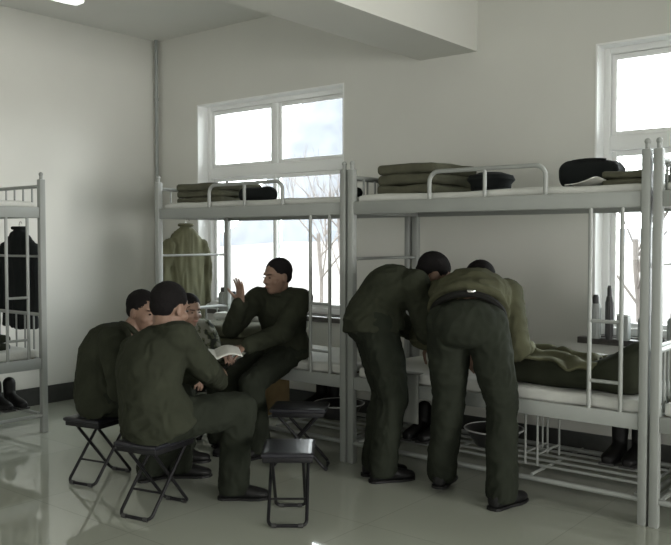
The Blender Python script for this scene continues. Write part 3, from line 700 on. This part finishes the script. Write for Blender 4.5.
MB().soft((0, 0, 0.075), (0.07, 0.06, 0.15), 0.006, n=6).build('box_body', M['grey_plastic'], r); MB().soft((0, 0, 0.155), (0.074, 0.064, 0.014), 0.004, n=4).build('lid', M['pvc'], r)
flask(-5.30, 5.0, SZ, 0.20, 'short grey ribbed flask on the left window sill beside the hanging tan jacket', rr=0.045)
flask(-5.18, 5.0, SZ, 0.17, 'shorter grey flask right of its twin on the left window sill', rr=0.04)

# ---------------------------------------------------------------- things on the floor under the beds
r = empty('cardboard_box', (-4.10, 4.22, 0.175), 0, label='brown cardboard box under the lower bunk beside the seated man', cat='box')
MB().soft((0, 0, 0.125), (0.32, 0.26, 0.25), 0.006, n=6).build('box_body', M['card'], r)
MB().box((0, 0, 0.2515), (0.05, 0.26, 0.002)).build('tape', mat('tan_tape', (0.2, 0.15, 0.08), 0.4), r)
def basin(x, y, z, label, m):
    r = empty('washbasin', (x, y, z), label=label, cat='basin', group='basins under the bunks')
    b = MB(); n = 32; prof = [(0.0, 0.11), (0.02, 0.12), (0.09, 0.165), (0.095, 0.175), (0.10, 0.175), (0.095, 0.16), (0.025, 0.112), (0.012, 0.10)]
    b.rings([((0, 0, zz), (a, 0, 0), (0, a, 0)) for zz, a in prof]); b.build('bowl', m, r)
    MB().tube([(0.174 * math.cos(t), 0.174 * math.sin(t), 0.098) for t in [k * math.pi / 16 for k in range(32)]], 0.005, 8, closed=True).build('rim', M['enamel'], r)
    return r
basin(-3.55, 4.42, 0.17, 'dark washbasin with white rim under the lower bunk of the gesturing man', M['dark_plastic'])
basin(-2.35, 4.40, 0.17, 'white rimmed dark washbasin under the middle lower bunk', M['dark_plastic'])
def shoe_pair(x, y, z, rz, label):
    for k, sx in enumerate((-0.055, 0.055)):
        r = empty('black_boot', V((x, y, z)) + Rz(rz) @ V((sx, 0, 0)), rz, label=label, cat='boot', group='boots under the bunks')
        b = MB(); b.rings([((0, yy, zz), (w_, 0, 0), (0, 0, h)) for yy, zz, w_, h in ((-0.085, 0.04, 0.02, 0.03), (-0.07, 0.05, 0.036, 0.048), (0, 0.055, 0.038, 0.053), (0.06, 0.042, 0.045, 0.04), (0.12, 0.034, 0.046, 0.032), (0.165, 0.028, 0.025, 0.024))])
        b.cap((0, -0.04, 0.06), (0, -0.045, 0.17), 0.042, 0.046); b.remeshed('upper', M['shoe'], r, 0.009, 2)
        MB().soft((0, 0.035, 0.008), (0.088, 0.26, 0.016), 0.006, n=6).build('sole', M['dark_plastic'], r)
shoe_pair(-5.62, 3.14, 0.17, -math.pi / 2, 'black boot of the pair under the far end of the bunk by the left wall')
shoe_pair(-1.60, 4.52, 0.17, math.pi, 'black boot of the pair under the right end of the middle bunk')
shoe_pair(-2.75, 4.30, 0.17, math.pi, 'black boot of the pair under the left end of the middle bunk')
shoe_pair(-3.85, 4.62, 0.17, math.pi, 'black boot of the pair deep under the bunk of the gesturing man')
# small tube rack standing on the shelf under the middle bunk
r = empty('tube_rack', (-1.98, 4.13, 0.17), label='small grey tube rack standing under the middle lower bunk', cat='rack')
b = MB(); b.tube([(-0.035, 0, 0), (-0.035, 0, 0.28), (0.035, 0, 0.28), (0.035, 0, 0)], 0.007, 8); b.build('front_hoop', M['steel'], r)
b = MB(); b.tube([(-0.035, 0.28, 0), (-0.035, 0.28, 0.28), (0.035, 0.28, 0.28), (0.035, 0.28, 0)], 0.007, 8); b.build('rear_hoop', M['steel'], r)
b = MB()
for z in (0.06, 0.27): 
    for x in (-0.035, 0.035): b.cyl((x, 0, z), (x, 0.28, z), 0.006, seg=8)
b.tube([(-0.035, 0.14, 0.27), (0.035, 0.14, 0.27)], 0.005, 8); b.tube([(-0.035, 0.14, 0.06), (0.035, 0.14, 0.06)], 0.005, 8); b.tube([(0.0, 0.14, 0.06), (0.0, 0.14, 0.27)], 0.005, 8); b.build('side_bar', M['steel'], r)

# ---------------------------------------------------------------- outside the windows
b = MB(); g = [[b.bm.verts.new((-60 + 90 * i / 60, 5.6 + 60 * j / 40, -0.3 + (0.02 * j * j * 0.05))) for j in range(41)] for i in range(61)]
for i in range(60):
    for j in range(40): b.bm.faces.new((g[i][j], g[i + 1][j], g[i + 1][j + 1], g[i][j + 1]))
struct(b.build('ground', M['yard']))
b = MB(); nx, ny = 90, 16
def hp_(i, j):
    x = -190 + 240 * i / nx; y = 104 + 28 * j / ny
    h = 40 * math.exp(-((x + 99) / 13) ** 2) + 4
    return V((x, y, -1 + h * math.sin(math.pi * 0.5 * j / ny) * (1 + 0.12 * noise.noise(V((x * 0.08, y * 0.08, 0)))) + 1.2 * noise.noise(V((x * .3, y * .3, 1)))))
g = [[b.bm.verts.new(hp_(i, j)) for j in range(ny + 1)] for i in range(nx + 1)]
for i in range(nx):
    for j in range(ny): b.bm.faces.new((g[i][j], g[i + 1][j], g[i + 1][j + 1], g[i][j + 1]))
struct(b.build('hill', M['hill']))
def tree(x, y, h, seed, label):
    rr = random.Random(seed); r = empty('bare_tree', (x, y, -0.3), label=label, cat='tree', group='bare trees outside')
    b = MB(); b.tube([(0.03 * math.sin(k), 0.02 * math.cos(k * 2), h * 0.5 * k / 5) for k in range(6)], 0.03, 8); b.build('trunk', M['bark'], r)
    b = MB()
    def br(p, d, L, rad, n):
        q = p + d * L; b.cyl(p, q, rad, rad * 0.6, seg=6)
        if n:
            for _ in range(3):
                nd = (d + V((rr.uniform(-.7, .7), rr.uniform(-.7, .7), rr.uniform(-.1, .6)))).normalized(); br(p + d * L * rr.uniform(.5, 1), nd, L * 0.68, rad * 0.6, n - 1)
    for k in range(5): br(V((0, 0, h * (0.25 + 0.05 * k))), V((rr.uniform(-.7, .7), rr.uniform(-.7, .7), 0.8)).normalized(), h * 0.25, 0.016, 3)
    b.build('branches', M['bark'], r)
for i, (x, y, h) in enumerate(((-2.95, 8.6, 3.4), (-8.4, 10.0, 3.6), (-2.2, 9.4, 3.0), (-9.6, 12.0, 4.2))):
    tree(x, y, h, 11 + i, ['bare young tree seen through the right window', 'bare tree low in the right half of the left window', 'bare tree at the right edge beyond the right window', 'bare tree further off beyond the left window'][i])
